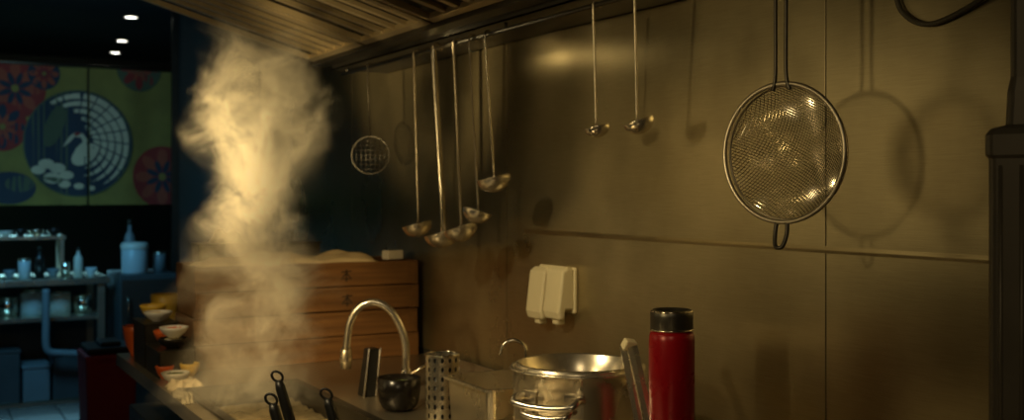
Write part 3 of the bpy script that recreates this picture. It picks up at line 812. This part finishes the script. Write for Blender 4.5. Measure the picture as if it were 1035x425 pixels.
G().lathe([(.082, .15), (.084, .17), (.075, .19), (.0005, .195)], 32).obj('lid', M_WHITE, t, smooth=True)
bottle(1.24, 7.22, .97, .035, .33, M_DIM, 'grey dispenser bottle behind the canister')
jar(1.40, 7.1, .97, .04, .13, M_DIM, 'grey lidded jar on the fridge')
g = G().tube(smoothpts([(.72, 6.94, .90), (.72, 6.94, .70), (.72, 6.94, .58), (.74, 6.94, .53), (.82, 6.94, .515), (.90, 6.94, .50), (.925, 6.94, .44), (.925, 6.94, .0)], 8), .022, 12)
o = g.obj('drain_pipe', M_DIM, smooth=True); tag(o, 'grey plastic drain pipe before the prep table', 'pipe')
t = thing('waste_bin', (.81, 5.3, 0), 'dark red plastic bin with black lid', 'bin')
g = G(); v = []
for z, s in ((0, .09), (.70, .11), (.74, .115)): v += [(-s, -s*1.3, z), (s, -s*1.3, z), (s, s*1.3, z), (-s, s*1.3, z)]
g.add(v, [(0, 3, 2, 1)]+[(i*4+k, i*4+(k+1) % 4, (i+1)*4+(k+1) % 4, (i+1)*4+k) for i in range(2) for k in range(4)]+[(8, 9, 10, 11)]); g.obj('body', M_BINRED, t, bevel=.01)
g = G().box(-.10, .10, -.13, .13, .742, .77); g.box(-.04, .05, -.08, .08, .77, .79); g.obj('lid', M_BLACK, t, bevel=.008)

for (x, y) in ((1.37, 7.93), (1.52, 9.2), (1.6, 10.0), (.2, 9.0)):
    t = thing('downlight', (x, y, 2.7), 'small round recessed ceiling downlight', 'ceiling light', 'ceiling downlights')
    G().lathe([(.055, -.001), (.06, -.006), (.045, -.008), (.042, -.002)], 24).obj('trim_ring', M_DSTEEL, t, smooth=True)
    G().disc(.042, -.004, 24).obj('bulb', M_DLAMP, t)

# ------------------------------------------------------------------ steam
sx, sy, sz = .79, 2.9, WT+.010
HS = 1.10
prof = [(0, .25), (.1, .22), (.26, .175), (.42, .155), (.55, .16), (.70, .185), (.84, .185), (.96, .145), (1.04, .10)]
g = G().lathe([(.001, 0)]+[(r+.13, z) for z, r in prof]+[(.15, HS-.02), (.001, HS)], 24)
ms = bpy.data.materials.new('steam_volume'); ms.use_nodes = True
nt = ms.node_tree; N = nt.nodes; Lk = nt.links; N.remove(N['Principled BSDF'])
out = N['Material Output']
vol = N.new('ShaderNodeVolumePrincipled'); vol.inputs['Color'].default_value = (1, .93, .76, 1); vol.inputs['Anisotropy'].default_value = .0
Lk.new(vol.outputs[0], out.inputs['Volume'])
tc = N.new('ShaderNodeTexCoord')
def VM(op, a, b=None):
    n = N.new('ShaderNodeVectorMath'); n.operation = op
    for i, x in enumerate((a, b)):
        if x is None: continue
        if isinstance(x, tuple): n.inputs[i].default_value = x
        else: Lk.new(x, n.inputs[i])
    return n
def MM(op, a, b=None, clampv=False):
    n = N.new('ShaderNodeMath'); n.operation = op; n.use_clamp = clampv
    for i, x in enumerate((a, b)):
        if x is None: continue
        if isinstance(x, (int, float)): n.inputs[i].default_value = x
        else: Lk.new(x, n.inputs[i])
    return n.outputs[0]
def noise(scale, detail, rough, vec):
    n = N.new('ShaderNodeTexNoise'); n.inputs['Scale'].default_value = scale; n.inputs['Detail'].default_value = detail; n.inputs['Roughness'].default_value = rough
    Lk.new(vec, n.inputs['Vector']); return n
nz = noise(4.5, 1, .5, tc.outputs['Object'])
sub = VM('SUBTRACT', nz.outputs['Color'], (.5, .5, .5)); scl = VM('MULTIPLY', sub.outputs[0], (.34, .34, .2)); pos = VM('ADD', tc.outputs['Object'], scl.outputs[0])
nz2 = noise(16, 7, .72, pos.outputs[0])
sub2 = VM('SUBTRACT', nz2.outputs['Color'], (.5, .5, .5)); scl2 = VM('MULTIPLY', sub2.outputs[0], (.22, .22, .22)); pos = VM('ADD', pos.outputs[0], scl2.outputs[0])
sp = N.new('ShaderNodeSeparateXYZ'); Lk.new(pos.outputs[0], sp.inputs[0])
zn = MM('DIVIDE', sp.outputs['Z'], HS, True)
rp = N.new('ShaderNodeValToRGB'); rp.color_ramp.interpolation = 'B_SPLINE'
els = rp.color_ramp.elements
els[0].position = 0; els[0].color = (.25,)*3+(1,); els[1].position = 1; els[1].color = (.02,)*3+(1,)
for z, r in prof[1:-1]:
    e = els.new(z/HS); e.color = (r, r, r, 1)
Lk.new(zn, rp.inputs[0])
ax = N.new('ShaderNodeValToRGB'); ax.color_ramp.interpolation = 'B_SPLINE'; els = ax.color_ramp.elements
els[0].position = 0; els[0].color = (.52,)*3+(1,); els[1].position = 1; els[1].color = (.42,)*3+(1,)
for p, c in ((.3, .54), (.55, .56), (.75, .55), (.9, .48)):
    e = els.new(p); e.color = (c, c, c, 1)
Lk.new(zn, ax.inputs[0])
xo = MM('SUBTRACT', ax.outputs[0], .5)
xs_ = MM('SUBTRACT', sp.outputs['X'], xo)
r2 = MM('ADD', MM('MULTIPLY', xs_, xs_), MM('MULTIPLY', sp.outputs['Y'], sp.outputs['Y']))
rr_ = MM('DIVIDE', MM('SQRT', r2), rp.outputs[0])
mr = N.new('ShaderNodeMapRange'); mr.inputs['From Min'].default_value = 1.05; mr.inputs['From Max'].default_value = .20; mr.inputs['To Min'].default_value = 0; mr.inputs['To Max'].default_value = 1
mr.interpolation_type = 'SMOOTHSTEP'
Lk.new(rr_, mr.inputs['Value'])
n2 = noise(9, 8, .70, pos.outputs[0])
m2 = N.new('ShaderNodeMapRange'); m2.inputs['From Min'].default_value = .45; m2.inputs['From Max'].default_value = .58; m2.inputs['To Min'].default_value = .06
Lk.new(n2.outputs['Fac'], m2.inputs['Value'])
zr = N.new('ShaderNodeMapRange'); zr.inputs['From Min'].default_value = .1; zr.inputs['From Max'].default_value = .62; zr.inputs['To Min'].default_value = 9; zr.inputs['To Max'].default_value = 28
Lk.new(zn, zr.inputs['Value'])
tp = N.new('ShaderNodeMapRange'); tp.inputs['From Min'].default_value = HS-.03; tp.inputs['From Max'].default_value = HS-.30
so = N.new('ShaderNodeSeparateXYZ'); Lk.new(tc.outputs['Object'], so.inputs[0]); Lk.new(so.outputs['Z'], tp.inputs['Value'])
den = MM('MULTIPLY', MM('MULTIPLY', MM('MULTIPLY', mr.outputs[0], m2.outputs[0]), zr.outputs[0]), tp.outputs[0])
Lk.new(den, vol.inputs['Density'])
o = g.obj('steam', ms, loc=(sx, sy, sz)); tag(o, 'billowing column of steam rising from noodle boiler', 'steam', kind='stuff')

# ------------------------------------------------------------------ lights
def light(kind, name, loc, energy, col, target=None, size=.1, spot=60, blend=.6, sizey=None):
    d = bpy.data.lights.new(name, kind); d.energy = energy; d.color = col
    if kind == 'AREA':
        d.size = size
        if sizey: d.shape = 'RECTANGLE'; d.size_y = sizey
    elif kind == 'SPOT': d.spot_size = math.radians(spot); d.spot_blend = blend; d.shadow_soft_size = size
    else: d.shadow_soft_size = size
    o = bpy.data.objects.new(name, d); COL.objects.link(o); o.location = loc
    if target: o.rotation_euler = (Vector(target)-Vector(loc)).to_track_quat('-Z', 'Y').to_euler()
    return o
WARM = (1, .76, .36)
light('SPOT', 'aisle_lamp', (-.6, 1.42, 1.72), 52, WARM, (1.6, 1.94, 1.64), .05, 42, 1.0)
light('AREA', 'aisle_strip_light', (-.5, 3.1, 1.60), 1.1, WARM, (1.6, 1.3, 1.50), .40, sizey=.8)
light('SPOT', 'counter_fill', (-.3, 2.0, 2.3), 72, (1, .78, .42), (1.08, 2.5, .80), .06, 54, .6)  # added spot that brightens boxes, faucet and pot
light('SPOT', 'wall_glow_fill', (1.34, 2.93, 1.91), .38, WARM, (1.6, 2.5, 1.84), .012, 90, 1.0)  # added for a bright patch high on the wall; the shelf has no lamp
light('SPOT', 'steam_fill', (.0, 2.35, 1.25), 215, (1, .73, .33), (.80, 2.92, 1.62), .05, 34, .9)  # added spot that makes the upper steam glow, spilling onto the hood
light('SPOT', 'steam_fill_low', (.0, 2.3, 1.5), 80, (1, .69, .29), (.80, 2.92, 1.12), .05, 40, .9)  # second added spot, brightens the lower steam
light('SPOT', 'dish_fill', (-.2, 2.6, 2.1), 26, (1, .80, .45), (.72, 3.60, 1.05), .04, 20, .8)  # added narrow spot that lifts the condiment dishes
light('SPOT', 'hood_fill', (-.1, 2.9, 1.75), 14, (1, .74, .36), (.80, 3.6, 2.10), .05, 32, .9)  # added spot that lights the filter slats from the aisle side
light('SPOT', 'far_kitchen_light', (.5, 8.05, 1.95), 240, (.28, .74, 1), (.65, 7.15, .9), .2, 75, .6)
light('AREA', 'far_aisle_light', (.3, 5.9, 1.9), 11, (.16, .60, 1), (.8, 7.2, .6), .4)
light('SPOT', 'far_floor_light', (.8, 9.4, 2.4), 90, (.25, .70, 1), (.85, 8.3, 0), .3, 70, .6)
light('SPOT', 'banner_fill', (.2, 5.2, 2.5), 20, (1, .92, .58), (.9, 7.6, 1.95), .05, 45, .8)  # added warm spot that lights the banners
light('AREA', 'rear_fill', (-.6, -.4, 2.5), 5, (1, .78, .45), (.9, 1.2, 1.2), .5)  # soft fill added behind the camera, not a ceiling fixture

w = bpy.data.worlds.new('world'); S.world = w; w.use_nodes = True
w.node_tree.nodes['Background'].inputs[0].default_value = (.05, .045, .025, 1); w.node_tree.nodes['Background'].inputs[1].default_value = .2
